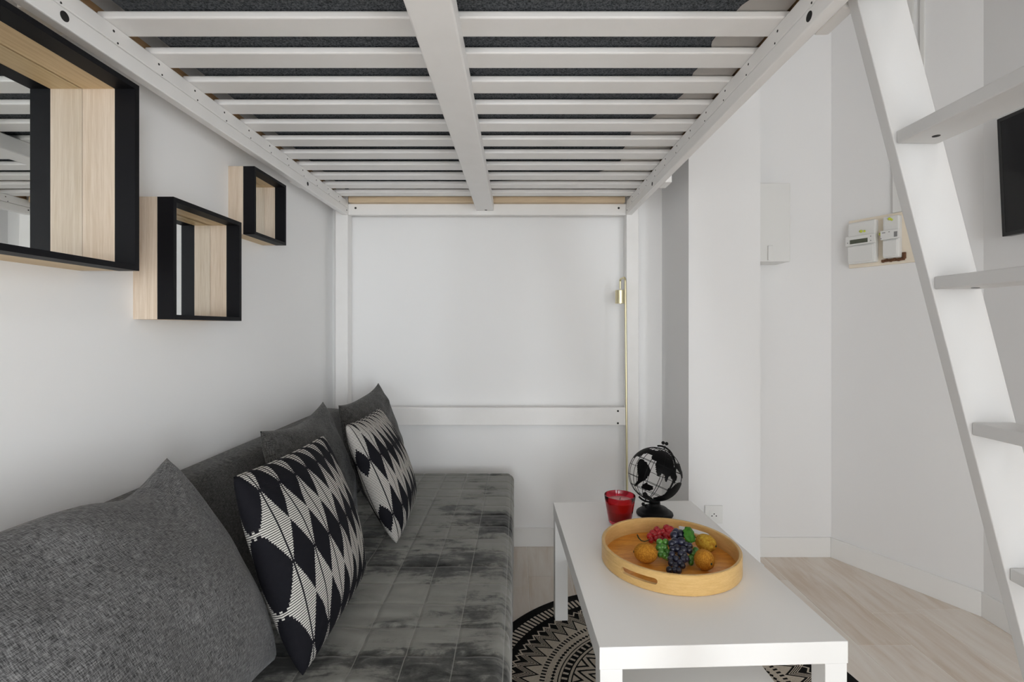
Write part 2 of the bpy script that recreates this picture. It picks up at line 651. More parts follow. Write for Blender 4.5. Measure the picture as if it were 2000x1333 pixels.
# front wall with two window openings behind the photographer
WIN = [(-0.85, 0.65, 0.10, 1.75)]
bm = bmesh.new()
box(bm, WL, -0.85, YF - 0.12, YF, 0, CEIL)
box(bm, 0.65, 1.855, YF - 0.12, YF, 0, CEIL)
for x0, x1, z0, z1 in WIN:
    box(bm, x0, x1, YF - 0.12, YF, 0, z0)
    box(bm, x0, x1, YF - 0.12, YF, z1, CEIL)
struct(finish('wall_front', bm, 'wall'))
for k, (x0, x1, z0, z1) in enumerate(WIN):
    bm = bmesh.new()
    y0, y1 = YF - 0.10, YF - 0.05
    for a, b, c, d in ((x0, x0 + .06, z0, z1), (x1 - .06, x1, z0, z1), (x0 + .06, x1 - .06, z0, z0 + .06), (x0 + .06, x1 - .06, z1 - .06, z1),
                       ((x0 + x1) / 2 - .03, (x0 + x1) / 2 + .03, z0 + .06, z1 - .06)):
        box(bm, a, b, y0, y1, c, d, 0.004)
    w = struct(finish('window_%d' % (k + 1), bm, 'white'))
    bm = bmesh.new()
    box(bm, x0 + .055, x1 - .055, YF - 0.078, YF - 0.072, z0 + .055, z1 - .055)
    finish('pane', bm, 'pane', w)

bm = bmesh.new()
for a, b, c, d in ((-4.20, -4.14, .12, 2.10), (-2.26, -2.20, .12, 2.10), (-4.14, -2.26, .12, .18), (-4.14, -2.26, 2.04, 2.10), (-3.23, -3.17, .18, 2.04)):
    box(bm, 1.905, 1.955, a, b, c, d, 0.004)
w = struct(finish('window_2', bm, 'white'))
bm = bmesh.new()
box(bm, 1.927, 1.933, -4.145, -2.255, .175, 2.045)
finish('pane', bm, 'pane', w)

# floor: long wood-look tiles with pale joints, one mesh
bm = bmesh.new()
tl = bm.loops.layers.float_color.new('tint')
box(bm, WL - 0.12, 1.98, YF - 0.12, YB + 0.12, -0.06, -0.0012, mi=1)
known = {-1: 2.207, 0: 2.294, 6: 1.796, 7: 2.0}
rnd = random.Random(3)
PW = 0.197
for k in range(-6, 11):
    xa = 0.0515 + PW * k
    xb = xa + PW - 0.003
    if xb < WL or xa > 1.98:
        continue
    y = known.get(k, rnd.uniform(1.4, 2.6)) - 1.2 * 5
    while y < YB + 0.1:
        ya, yb = max(y + 0.0015, YF - 0.1), min(y + 1.2 - 0.0015, YB + 0.1)
        if yb - ya > 0.01:
            n0 = len(bm.faces)
            box(bm, max(xa, WL - .1), min(xb, 1.97), ya, yb, -0.01, 0.0, 0.0008, 0, 1)
            t = rnd.random()
            bm.faces.ensure_lookup_table()
            for f in bm.faces[n0:]:
                for lp in f.loops:
                    lp[tl] = (t, t, t, 1)
        y += 1.2
struct(finish('floor', bm, ['plank', 'grout']))


def baseboard(name, poly):
    """poly: plan outline of the strip"""
    bm = bmesh.new()
    prism(bm, poly, 0.0, 0.098, 'z', 0.002)
    return struct(finish(name, bm, 'baseboard'))


bt = 0.012
baseboard('baseboard_back', [(WL, YB), (0.763 - bt, YB), (0.763 - bt, YB - bt), (WL, YB - bt)])
baseboard('baseboard_left', [(WL, YF), (WL + bt, YF), (WL + bt, YB - bt), (WL, YB - bt)])
baseboard('baseboard_column', [(0.763 - bt, YB), (0.763 - bt, 2.209 - bt), (1.082 + bt, 2.209 - bt), (1.082 + bt, 2.4945), (1.082, 2.4945), (1.082, 2.209), (0.763, 2.209), (0.763, YB)])
ia = Vector((1.5775, 2.4945)) + Vector((-0.0071, -0.012))
baseboard('baseboard_alcove', [(1.082 + bt, 2.4945), (1.5775, 2.4945), (1.5675, 2.4825), (1.082 + bt, 2.4825)])
baseboard('baseboard_angled', [(A0.x, A0.y), (A1.x, A1.y), (1.843, 1.9716), (1.5675, 2.4825)])
baseboard('baseboard_right', [(1.855, 1.975), (1.855, YF), (1.843, YF), (1.843, 1.9716)])


def on_angled(px, py, off=0.0):
    """a point on the angled wall (off = distance towards the room)"""
    k = (px - 1010.0) / F
    o = A0 + N * off
    s = (k * o.y - o.x) / (T.x - k * T.y)
    p = o + T * s
    return s, H - (py - 641.0) * p.y / F


# local frame of the angled wall: x along the wall (towards the room), y into the room, z up
MA = Matrix(((T.x, N.x, 0, A0.x), (T.y, N.y, 0, A0.y), (0, 0, 1, 0), (0, 0, 0, 1)))


def abox(bm, s0, s1, d0, d1, z0, z1, bev=0.0, mi=0):
    box(bm, s0, s1, d0, d1, z0, z1, bev, mi, 2, MA)


def apx(px0, px1, py0, py1, off):
    """extent on the angled wall of an upright rectangle measured at its left edge"""
    s0, zt = on_angled(px0, py0, off)
    s1, _ = on_angled(px1, py0, off)
    _, zb = on_angled(px0, py1, off)
    return s0, s1, zb, zt


# ------------------------------------------------------------------ loft bed
bed = thing('loft_bed', 'white painted wooden loft bed with slatted base above the sofa', 'bed', (-0.153, 1.53, 0))
ZB = H + 0.575            # underside of the rails
ZS = H + 0.650            # underside of the slats
XL0, XL1 = -0.926, -0.863
XR0, XR1 = 0.557, 0.620
Y0b, Y1b = 0.47, 2.595


def bed_part(name, bm, mats, parent=None, smooth=None):
    return finish(name, bm, mats, parent or bed, smooth)


def post(x0, x1, y0, y1):
    bm = bmesh.new()
    box(bm, x0, x1, y0, y1, 0, 2.14, 0.003)
    return bed_part('post', bm, 'white')


for x0, x1 in ((XL0, XL1), (XR0, XR1)):
    post(x0, x1, Y1b - 0.065, Y1b)
    post(x0, x1, Y0b, Y0b + 0.065)

slat_far = [1.110 + 0.1340 * k for k in range(-4, 11)]
for side in (-1, 1):
    bm = bmesh.new()
    xi = XL1 if side < 0 else XR0                # inner face
    d = side
    y0, y1 = Y0b + 0.067, Y1b - 0.067
    def bx(a, b, z0, z1, bev, mi=0):
        box(bm, min(xi + d * a, xi + d * b), max(xi + d * a, xi + d * b), y0, y1, z0, z1, bev, mi)
    bx(0.000, 0.026, ZB, H + 0.611, 0.003)        # main rail
    bx(0.0005, 0.026, H + 0.6125, ZS - 0.001, 0.0025)   # ledge carrying the slats
    bx(0.0265, 0.050, ZB + 0.027, ZS + 0.07, 0.003)    # outer board
    bx(0.022, 0.0262, ZS - 0.001, ZS + 0.03, 0.0, 1)  # raw wood behind the slat ends
    n = (-d, 0, 0)
    xs = xi
    for yf in slat_far:
        if yf - 0.03 < y0 + 0.03 or yf > y1:
            continue
        disc(bm, (xs + d * 0.0005, yf - 0.047, H + 0.636), n, 0.0028, 2, 8)
        disc(bm, (xs + d * 0.0005, yf - 0.036, H + 0.616), n, 0.0022, 2, 8)
    r = bed_part('side_rail', bm, ['white', 'raw', 'dark'])
    for yy, rr in ((0.947, 0.0095), (2.047, 0.0080)):
        b = bmesh.new()
        disc(b, (xs, yy, H + 0.5945), n, rr, 0, 20)
        bo = finish('bolt_hole', b, 'dark', r)
    b = bmesh.new()
    disc(b, (xs, 2.515, H + 0.597), n, 0.004, 0, 12)
    bo = finish('bolt_hole', b, 'dark', r)
    # guard rail along the top and its short uprights gripping the outer board
    for yy in (0.973, 2.085):
        b = bmesh.new()
        xa, xb = sorted((xi + d * 0.0505, xi + d * (0.080 if side > 0 else 0.074)))
        box(b, xa, xb, yy - 0.045, yy + 0.045, ZB + 0.024, 2.10, 0.004)
        bed_part('guard_upright', b, 'white')
    b = bmesh.new()
    xa, xb = sorted((xi + d * 0.027, xi + d * 0.050))
    box(b, xa, xb, y0, y1, 2.02, 2.09, 0.003)
    bed_part('guard_rail', b, 'white')

# end rails
for k, (ya, yb) in enumerate(((Y1b - 0.062, Y1b - 0.036), (Y0b + 0.036, Y0b + 0.062))):
    bm = bmesh.new()
    box(bm, XL1 + 0.001, XR0 - 0.001, ya, yb, ZB + 0.002, H + 0.634, 0.003)
    n = (0, -1, 0) if k == 0 else (0, 1, 0)
    r = bed_part('end_rail', bm, ['white'])
    bm = bmesh.new()
    if k == 0:
        box(bm, XL1 + 0.012, XR0 - 0.012, ya - 0.030, yb, H + 0.6345, H + 0.664, 0.002)
        bed_part('slat_batten', bm, 'raw_x')
        for xx in (-0.824, 0.518):
            b = bmesh.new()
            disc(b, (xx, ya, H + 0.612), n, 0.0055, 0, 16)
            bo = finish('bolt_hole', b, 'dark', r)
    else:
        box(bm, XL1 + 0.012, XR0 - 0.012, ya, yb + 0.03, H + 0.6345, H + 0.664, 0.002)
        bed_part('slat_batten', bm, 'raw_x')

# low brace between the back posts
bm = bmesh.new()
box(bm, XL1 - 0.002, XR0 - 0.003, Y1b - 0.068, Y1b - 0.042, 0.652, 0.742, 0.003)
r = bed_part('brace', bm, 'white')
for zz in (0.725, 0.663):
    b = bmesh.new()
    disc(b, (0.513, Y1b - 0.068, zz), (0, -1, 0), 0.0052, 0, 16)
    bo = finish('bolt_hole', b, 'dark', r)

# slats
for yf in slat_far:
    bm = bmesh.new()
    box(bm, XL1 + 0.000 - 0.019, XR0 + 0.019, yf - 0.069, yf, ZS, ZS + 0.016, 0.0035)
    bed_part('slat', bm, 'white')

# centre beam under the slats
bm = bmesh.new()
box(bm, -0.2085, -0.1195, Y0b + 0.062, Y1b - 0.064, H + 0.597, ZS - 0.0008, 0.004)
disc(bm, (-0.158, Y1b - 0.082, H + 0.597), (0, 0, -1), 0.007, 1, 12)
bed_part('centre_beam', bm, ['white', 'dark'])

# mattress with the gathered hem of its white sheet underneath
mat_o = thing('mattress', 'dark grey mattress lying on the slats of the loft bed', 'mattress', (-0.153, 1.53, ZS + 0.0165))
bm = bmesh.new()
box(bm, XL1 + 0.022, XR0 + 0.012, Y0b + 0.07, Y1b - 0.07, ZS + 0.0165 + 0.003, ZS + 0.19, 0.02, 0, 3)
finish('mattress_body', bm, 'mattress', mat_o, 40)
bm = bmesh.new()
keys = [(0.55, .47), (1.0, .480), (1.075, .455), (1.15, .455), (1.28, .465), (1.41, .478), (1.54, .440), (1.68, .395), (1.80, .392), (1.94, .412), (2.07, .41), (2.16, .30), (2.24, .05), (2.27, -0.30), (2.30, -0.62), (2.34, -0.80), (2.52, -0.82)]
rowA = []
for i in range(140):
    y = 0.545 + i * (2.52 - 0.545) / 139
    for (ya, xa), (yb, xb) in zip(keys, keys[1:]):
        if ya <= y <= yb:
            xe = xa + (xb - xa) * (y - ya) / (yb - ya)
            break
    else:
        xe = keys[0][1]
    xe += 0.012 * noise.noise((y * 18, 0, 0))
    row = []
    for j in range(13):
        x = xe + (XR0 + 0.011 - xe) * j / 12
        z = ZS + 0.0178 + 0.0011 * noise.noise((x * 30, y * 30, 1))
        row.append(bm.verts.new((x, y, z)))
    rowA.append(row)
for i in range(139):
    for j in range(12):
        bm.faces.new((rowA[i][j], rowA[i][j + 1], rowA[i + 1][j + 1], rowA[i + 1][j]))
bmesh.ops.solidify(bm, geom=list(bm.faces), thickness=-0.0012)
finish('fitted_sheet', bm, 'sheet', mat_o, 180)
mat_o.children[1]['label'] = 'white gathered sheet hem'

# ------------------------------------------------------------------ ladder
lad = thing('ladder', 'white wooden loft ladder with flat treads leaning on the bed', 'ladder', (0.9, 0.70, 0))


def xlow(z):
    return 0.6164 + 0.2584 * (1.7427 - z)


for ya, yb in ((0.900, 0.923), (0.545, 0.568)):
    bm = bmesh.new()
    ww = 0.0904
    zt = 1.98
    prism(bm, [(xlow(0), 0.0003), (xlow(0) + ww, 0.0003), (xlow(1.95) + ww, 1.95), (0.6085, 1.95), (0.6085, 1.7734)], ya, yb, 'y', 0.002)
    finish('stringer', bm, 'ladder_dimmed', lad)
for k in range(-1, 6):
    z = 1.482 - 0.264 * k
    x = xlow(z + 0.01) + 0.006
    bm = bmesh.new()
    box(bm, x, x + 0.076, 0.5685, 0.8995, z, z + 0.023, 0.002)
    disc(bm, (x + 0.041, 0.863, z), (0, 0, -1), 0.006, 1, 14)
    finish('tread', bm, ['ladder_dimmed', 'dark'], lad)

# ------------------------------------------------------------------ box mirrors on the left wall
def box_mirror(label, ya, za, size, xfront, xsplit, th):
    t = thing('box_mirror', label, 'mirror', (WL, ya + size / 2, za), 'square box mirrors on the left wall')
    yb, zb = ya + size, za + size
    def ring(x0, x1, name, mv, mh):
        bm = bmesh.new()
        for (a, b, c, d, mi) in ((ya, ya + th, za, zb, 0), (yb - th, yb, za, zb, 0), (ya + th, yb - th, za, za + th, 1), (ya + th, yb - th, zb - th, zb, 1)):
            box(bm, x0, x1, a, b, c, d, 0, mi)
        return finish(name, bm, [mv, mh], t)
    ring(WL, xsplit, 'wooden_frame', 'oak', 'oak_h')
    ring(xsplit, xfront, 'front_frame', 'black', 'black')['label'] = 'matt black front frame'
    bm = bmesh.new()
    g = th + 0.0016
    box(bm, WL + 0.006, WL + 0.011, ya + g, yb - g, za + g, zb - g)
    finish('mirror_glass', bm, 'mirror', t)
    bm = bmesh.new()
    box(bm, WL + 0.001, WL + 0.0059, ya + th, yb - th, za + th, zb - th)
    finish('backing', bm, 'dark', t)
    return t


box_mirror('large square box mirror cut off by the left photo edge, reflecting the slats', 0.695, 1.275, 0.413, -0.843, -0.888, 0.012)
box_mirror('medium square box mirror hanging lowest of the three on the wall', 1.2545, 1.170, 0.310, -0.868, -0.909, 0.0115)
box_mirror('smallest square box mirror with oak sides close under the bed rail', 1.668, 1.463, 0.229, -0.882, -0.920, 0.010)

# ------------------------------------------------------------------ sofa
sofa = thing('sofa', 'dark grey fabric sofa along the left wall under the loft bed', 'sofa', (-0.45, 1.46, 0))
SY0, SY1 = 0.54, 2.455
bm = bmesh.new()
box(bm, -0.88, -0.045, SY0 + 0.02, SY1 - 0.02, 0.12, 0.408, 0.02, 0, 3)
uvl = bm.loops.layers.uv.new('UVMap')
for f in bm.faces:
    for l in f.loops:
        l[uvl].uv = (l.vert.co.y, l.vert.co.x + l.vert.co.z)
finish('seat', bm, 'sofa', sofa, 40)
bm = bmesh.new()
prism(bm, [(-0.70, 0.40), (-0.855, 0.752), (-0.945, 0.758), (-0.952, 0.30), (-0.72, 0.30)], SY0 + 0.01, SY1 - 0.01, 'y', 0.022)
uvl = bm.loops.layers.uv.new('UVMap')
for f in bm.faces:
    for l in f.loops:
        l[uvl].uv = (l.vert.co.y, l.vert.co.z + l.vert.co.x * 0.3)
finish('backrest', bm, 'sofa', sofa, 40)
for x in (-0.82, -0.12):
    for y in (SY0 + 0.12, SY1 - 0.12):
        bm = bmesh.new()
        lathe(bm, [(0, 0), (0.018, 0), (0.026, 0.125), (0, 0.125)], x, y, 16)
        finish('leg', bm, 'dark', sofa, 40)

# quilted velvet throw covering the seat, hanging over the front edge
def throw():
    bm = bmesh.new()
    ZT = 0.430
    # profile across the seat: list of (x, z, nx, nz, arc)
    prof = []
    x = -0.695
    while x < -0.052:
        prof.append((x, ZT, 0, 1))
        x += 0.0066
    R = 0.036
    for k in range(0, 9):
        a = math.pi / 2 * k / 8
        prof.append((-0.052 + R * math.sin(a), ZT - R + R * math.cos(a), math.sin(a), math.cos(a)))
    z = ZT - R - 0.01
    while z > 0.07:
        prof.append((-0.016, z, 1, 0))
        z -= 0.012
    arc = [0.0]
    for a, b in zip(prof, prof[1:]):
        arc.append(arc[-1] + math.hypot(a[0] - b[0], a[1] - b[1]))
    ys = []
    y = SY0
    while y < SY1 - 0.02:
        ys.append((y, 0.0, 0.0))
        y += 0.0064
    for k in range(0, 7):
        a = math.pi / 2 * k / 6
        ys.append((SY1 - 0.02 + 0.02 * math.sin(a) + 0.012, -0.02 + 0.02 * math.cos(a), math.sin(a)))
    for q in range(1, 18):
        ys.append((SY1 + 0.012, -0.02 - q * 0.02, 1.0))
    s0 = arc[-1]
    rows = []
    for yi, (y, dz, ny) in enumerate(ys):
        row = []
        ycoord = y - dz * (1 if ny > 0.9 else 0)
        for pi_, (px_, pz_, nx, nz) in enumerate(prof):
            s = px_ if nx == 0 else -0.052 + (arc[pi_] - arc[[i for i, q in enumerate(prof) if q[2] == 0][-1]])
            fx = ((s + 0.137) / 0.107) % 1.0
            fy = ((ycoord - 1.09) / 0.1025) % 1.0
            ex = 1 - abs(2 * fx - 1) ** 9
            ey = 1 - abs(2 * fy - 1) ** 7
            puff = 0.0036 * min(ex, 1) * min(ey, 1)
            near = max(0.0, min(1.0, (1.75 - y) / 0.5))
            wr = noise.noise((s * 3.2 + y * 1.2, y * 15 + s * 4, 0.3))
            wr2 = noise.noise((s * 9 - y * 5, y * 20 + 5 * s, 4.3))
            wk = 0.0022 * wr + 0.0075 * near * abs(wr2) ** 1.3 + 0.0012 * (1 - near) * wr2
            # fine pull creases running across towards the front edge at the far end
            pull = 0.0016 * noise.noise((s * 4, y * 46, 9.0)) * max(0, min(1, (s + 0.35) / 0.25))
            h = puff + wk + pull - 0.004
            hang = (nx if nx else 0)
            zz = pz_ + dz + nz * h * (1 - ny)
            xx = px_ + nx * h * 0.8
            yy = y + ny * h
            if pz_ + dz < 0.06:
                zz = max(zz, 0.055)
            row.append(bm.verts.new((xx, yy, max(zz, 0.05))))
        rows.append(row)
    for i in range(len(rows) - 1):
        for j in range(len(prof) - 1):
            if prof[j + 1][2] > 0.99 and ys[i + 1][1] < -0.021:
                continue
            bm.faces.new((rows[i][j], rows[i][j + 1], rows[i + 1][j + 1], rows[i + 1][j]))
    loose = [v for v in bm.verts if not v.link_faces]
    bmesh.ops.delete(bm, geom=loose, context='VERTS')
    o = finish('quilted_throw', bm, 'velvet', None, 180)
    tag(o, 'grey quilted velvet throw spread over the sofa seat', 'throw')
    rebase(o, (-0.4, 1.46, 0.43))
    md = o.modifiers.new('cloth', 'SOLIDIFY')
    md.thickness = 0.004
    md.offset = -1


throw()


# ------------------------------------------------------------------ cushions
def cushion(name, label, group, tl_, tr_, br_, bl_, thick, mat, ears=0.06, sag=0.0, seed=0, n=46, back=None, wr=0.004, pwr=0.52, ex=3.2, dent=None, side=None, blunt=0.0):
    bm = bmesh.new()
    uvl = bm.loops.layers.uv.new('UVMap')
    tl_, tr_, br_, bl_ = map(Vector, (tl_, tr_, br_, bl_))
    wv = (tr_ - tl_ + br_ - bl_) / 2
    hv = (tl_ - bl_ + tr_ - br_) / 2
    nrm = wv.cross(hv).normalized()
    if nrm.x < 0:
        nrm.negate()
    Wd, Ht = wv.length, hv.length
    UV = {}

    def pos(u, v, sgn):
        e = ears
        eu = ears if side is None else side
        uu = .5 + (u - .5) * (1 - 2 * eu * (1 - abs(2 * v - 1) ** (ex if eu > 0 else 2.2)))
        vv = .5 + (v - .5) * (1 - 2 * e * (1 - abs(2 * u - 1) ** ex))
        k = 1 - 2 * blunt * (abs(2 * u - 1) * abs(2 * v - 1)) ** 7
        uu, vv = .5 + (uu - .5) * k, .5 + (vv - .5) * k
        vv -= sag * (1 - (2 * u - 1) ** 2) * v
        p = bl_ * (1 - uu) * (1 - vv) + br_ * uu * (1 - vv) + tr_ * uu * vv + tl_ * (1 - uu) * vv
        if dent:
            p.z -= dent[2] * math.exp(-((u - dent[0]) / dent[1]) ** 2) * v ** 3
        cu, cv = 1 - abs(2 * u - 1) ** 2.2, 1 - abs(2 * v - 1) ** 2.2
        t = (max(cu, 0) * max(cv, 0)) ** pwr
        t *= thick * (1.0 + 0.22 * (0.45 - v))
        edge = min(1.0, 6 * min(u, 1 - u, v, 1 - v))
        w = noise.noise((u * 3.2 + seed, v * 3.2, sgn)) * wr * 1.4 + noise.noise((u * 8 + seed, v * 8, sgn + 3)) * wr * 0.6
        # creases running out of the corners
        for cx, cy in ((0, 0), (1, 0), (0, 1), (1, 1)):
            dx, dy = u - cx, v - cy
            rr = math.hypot(dx, dy)
            if rr < 0.45:
                a = math.atan2(abs(dy), abs(dx))
                w += wr * 1.1 * math.sin(a * 13 + seed + cx * 2) * (1 - rr / 0.45) * min(1, rr / 0.08) * 0.6
        sc = 1.0 if sgn > 0 else (back if back is not None else 1.0)
        return p + nrm * sgn * (t * sc + w * edge * min(1, t / (thick * 0.4)))

    for sgn in (1, -1):
        g = [[bm.verts.new(pos(i / n, j / n, sgn)) for j in range(n + 1)] for i in range(n + 1)]
        for i in range(n):
            for j in range(n):
                q = ((i, j), (i + 1, j), (i + 1, j + 1), (i, j + 1))
                f = bm.faces.new([g[a][b] for a, b in q])
                for l, (a, b) in zip(f.loops, q):
                    l[uvl].uv = (a / n * Wd, b / n * Ht)
    bmesh.ops.remove_doubles(bm, verts=list(bm.verts), dist=0.0004)
    o = finish(name, bm, mat, None, 180)
    tag(o, label, 'cushion', group)
    base = (bl_ + br_) / 2
    rebase(o, base)
    return o, Wd, Ht


def piping(o, tl_, tr_, br_, bl_):
    pass


gg = 'plain grey cushions on the sofa'
cushion('grey_cushion', 'large plain grey heather cushion nearest the camera at the sofa end', gg,
        (-0.785, 0.545, 0.868), (-0.772, 1.098, 0.872), (-0.515, 1.075, 0.432), (-0.50, 0.545, 0.432), 0.105, 'heather', 0.055, 0.0, 1.0, 64, wr=0.010, dent=(0.76, 0.17, 0.034), side=-0.02, blunt=0.012)
cushion('grey_cushion', 'plain grey cushion behind the nearer patterned cushion', gg,
        (-0.750, 1.440, 0.852), (-0.748, 1.915, 0.870), (-0.600, 1.865, 0.436), (-0.600, 1.445, 0.436), 0.080, 'heather_shaded', 0.06, 0.0, 4.0, wr=0.011, dent=(0.5, 0.25, 0.014), side=-0.01, blunt=0.012)
cushion('grey_cushion', 'plain grey cushion farthest from the camera, behind the farther patterned one', gg,
        (-0.740, 2.045, 0.832), (-0.680, 2.435, 0.885), (-0.535, 2.425, 0.436), (-0.610, 2.02, 0.436), 0.076, 'heather_shaded', 0.06, 0.0, 8.0, wr=0.012, side=-0.01, blunt=0.012)
pg = 'black and white diamond cushions on the sofa'
mA = diamond_mat('diamond_weave', 0.45, 0.42, 7.6, 2.5, 0.95, 0.75)
mB = diamond_mat('diamond_weave_offset', 0.41, 0.42, 8.2, 2.2, 0.24, 0.526)
cushion('patterned_cushion', 'black and white diamond cushion standing nearer, beside the large grey one', pg,
        (-0.600, 1.035, 0.842), (-0.597, 1.535, 0.824), (-0.432, 1.412, 0.444), (-0.428, 0.990, 0.440), 0.080, mA, 0.03, 0.0, 2.0, 60, wr=0.004, side=0.02, blunt=0.02)
cushion('patterned_cushion', 'black and white diamond cushion further along, leaning on the farthest grey cushion', pg,
        (-0.557, 1.597, 0.840), (-0.550, 1.985, 0.836), (-0.422, 2.040, 0.446), (-0.387, 1.600, 0.442), 0.074, mB, 0.03, 0.0, 5.0, 60, wr=0.004, side=0.02, blunt=0.02)

# ------------------------------------------------------------------ coffee table
LF = Vector((0.1796, 1.0836, 0))
ang = math.atan2(0.0353, 0.9019)
tx, ty = Vector((math.cos(ang), math.sin(ang), 0)), Vector((-math.sin(ang), math.cos(ang), 0))
TW, TL, TH = 0.558, 0.902, 0.45
MT = Matrix(((tx.x, ty.x, 0, LF.x), (tx.y, ty.y, 0, LF.y), (0, 0, 1, 0), (0, 0, 0, 1)))
tc_ = MT @ Vector((TW / 2, TL / 2, 0))
table = thing('coffee_table', 'low white rectangular coffee table standing on the round rug', 'table', tc_)
bm = bmesh.new()
box(bm, 0, TW, 0, TL, 0.4005, TH, 0.0015, 0, 2, MT)
finish('tabletop', bm, 'lacquer', table)
for x in (0.0015, TW - 0.0515):
    for y in (0.0015, TL - 0.0515):
        bm = bmesh.new()
        box(bm, x, x + 0.05, y, y + 0.05, 0.0066, 0.400, 0.0015, 0, 2, MT)
        finish('leg', bm, 'lacquer', table)
bm = bmesh.new()
box(bm, 0.053, TW - 0.076, 0.012, TL - 0.012, 0.232, 0.248, 0.0015, 0, 2, MT)
finish('shelf', bm, 'lacquer', table)

# ------------------------------------------------------------------ rug
bm = bmesh.new()
lathe(bm, [(0, 0.0062), (0.3, 0.0062), (0.626, 0.0062), (0.631, 0.004), (0.631, 0.0002), (0, 0.0002)], 0, 0, 160)
rug = finish('rug', bm, 'rug')
rug.location = (0.477, 1.538, 0)
tag(rug, 'round black and cream rug with zigzag rings under the coffee table', 'rug')

# ------------------------------------------------------------------ round bamboo tray
TX, TY, RT = 0.456, 1.487, 0.200
tray = thing('tray', 'round bamboo tray with cut-out handles holding fruit', 'tray', (TX, TY, TH))
bm = bmesh.new()
lathe(bm, [(RT - 0.010, TH + 0.004), (RT - 0.010, TH + 0.053), (RT - 0.008, TH + 0.055), (RT - 0.002, TH + 0.055), (RT, TH + 0.053), (RT, TH + 0.002), (RT - 0.002, TH + 0.0005), (RT - 0.010, TH + 0.0005), (RT - 0.010, TH + 0.004)], TX, TY, 120)
bmesh.ops.remove_doubles(bm, verts=list(bm.verts), dist=1e-5)
rim = finish('rim', bm, 'bamboo', tray)
d = Vector((-0.126, -0.144, 0)).normalized()
side = Vector((-d.y, d.x, 0))
cb = bmesh.new()
for s in (1, -1):
    c = Vector((TX, TY, TH + 0.029)) + d * s * (RT - 0.006)
    L, hh = 0.045, 0.0085
    ring0, ring1 = [], []
    pts = []
    for k in range(9):
        a = -math.pi / 2 + math.pi * k / 8
        pts.append((L + hh * math.cos(a), hh * math.sin(a)))
    for k in range(9):
        a = math.pi / 2 + math.pi * k / 8
        pts.append((-L + hh * math.cos(a), hh * math.sin(a)))
    A = [cb.verts.new(c - d * 0.03 + side * p + Vector((0, 0, q))) for p, q in pts]
    B = [cb.verts.new(c + d * 0.03 + side * p + Vector((0, 0, q))) for p, q in pts]
    cb.faces.new(A)
    cb.faces.new(B[::-1])
    for k in range(len(pts)):
        k2 = (k + 1) % len(pts)
        cb.faces.new((A[k], B[k], B[k2], A[k2]))
cutme = rim.matrix_parent_inverse.copy()
rim.parent = None
cut(rim, cb)
rim.parent = tray
rim.matrix_parent_inverse = cutme
rim.data.polygons.foreach_set('use_smooth', [True] * len(rim.data.polygons))
rim.data.set_sharp_from_angle(angle=math.radians(35))
bm = bmesh.new()
lathe(bm, [(0, TH + 0.0080), (RT - 0.0102, TH + 0.0080), (RT - 0.0102, TH + 0.0015), (0, TH + 0.0015)], TX, TY, 96)
finish('tray_floor', bm, 'bamboo_floor', tray)['label'] = 'darker orange bamboo floor'
ZF = TH + 0.0080


def at(px, py, z):
    Y = F * (H - z) / (py - 641.0)
    return Vector(((px - 1010.0) * Y / F, Y, z))


# ------------------------------------------------------------------ fruit on the tray
def kiwi(label, px, py, r, sc, rz, mat, tip=True):
    c = at(px, py, ZF + r * sc[2] + 0.0014)
    bm = bmesh.new()
    ball(bm, c, r, 32, 20, sc, 0, Matrix.Rotation(rz, 4, 'Z'))
    for v in bm.verts:
        v.co += (v.co - c).normalized() * 0.0009 * noise.noise(v.co * 60)
    o = finish('kiwi', bm, mat, None, 180)
    tag(o, label, 'kiwi', 'kiwis on the bamboo tray')
    rebase(o, (c.x, c.y, ZF))
    bm = bmesh.new()
    e = c + Matrix.Rotation(rz, 3, 'Z') @ Vector((r * sc[0] * 0.985, 0, 0))
    ball(bm, e, 0.0035, 10, 8, (0.7, 1, 1), 0, Matrix.Rotation(rz, 4, 'Z'))
    finish('kiwi_tip', bm, 'stem', o, 180)
    return o


kiwi('brown kiwi on its own left of the grapes', 1261, 1080.5, 0.0290, (1.17, 1.0, 0.95), 2.9, 'kiwi')
kiwi('brown kiwi right of the grapes, nearer the front rim', 1375.5, 1094, 0.0275, (1.02, 1.0, 1.02), -1.2, 'kiwi')
kiwi('yellowish brown kiwi tucked behind the right-hand kiwi', 1378.5, 1061, 0.0255, (1.28, 1.0, 1.0), -0.85, 'kiwi_pale')


def bunch(name, label, mat, lst, zlo, zslope, y0, cat='grapes'):
    pts = []
    for zx, zy, zr in lst:
        px, py = 1220 + zx / 9.52, 1000 + zy / 9.52
        z = zlo + (y0 - zy) * zslope
        p = at(px, py, z)
        r = zr / 9.52 * p.y / F
        z = max(z, ZF + r * 1.07 + 0.0004)
        p = at(px, py, z)
        pts.append((p, r))
    c = sum((p for p, _ in pts), Vector()) / len(pts)
    t = thing(name, label, cat, (c.x, c.y, ZF), 'artificial grapes on the bamboo tray')
    for p, r in pts:
        bm = bmesh.new()
        ball(bm, p, r, 20, 12, (1, 1, 1.06), 0, Matrix.Rotation(random.uniform(-.5, .5), 4, 'X'))
        finish('grape', bm, mat, t, 180)
    # woody stalk running through the bunch
    s = sorted((p for p, _ in pts), key=lambda q: q.y)
    bm = bmesh.new()
    tube(bm, [s[0].lerp(c, 0.5) - Vector((0, 0, 0.002)), c, s[-1].lerp(c, 0.4)], 0.0014, 8)
    finish('stalk', bm, 'stem', t, 180)
    return t


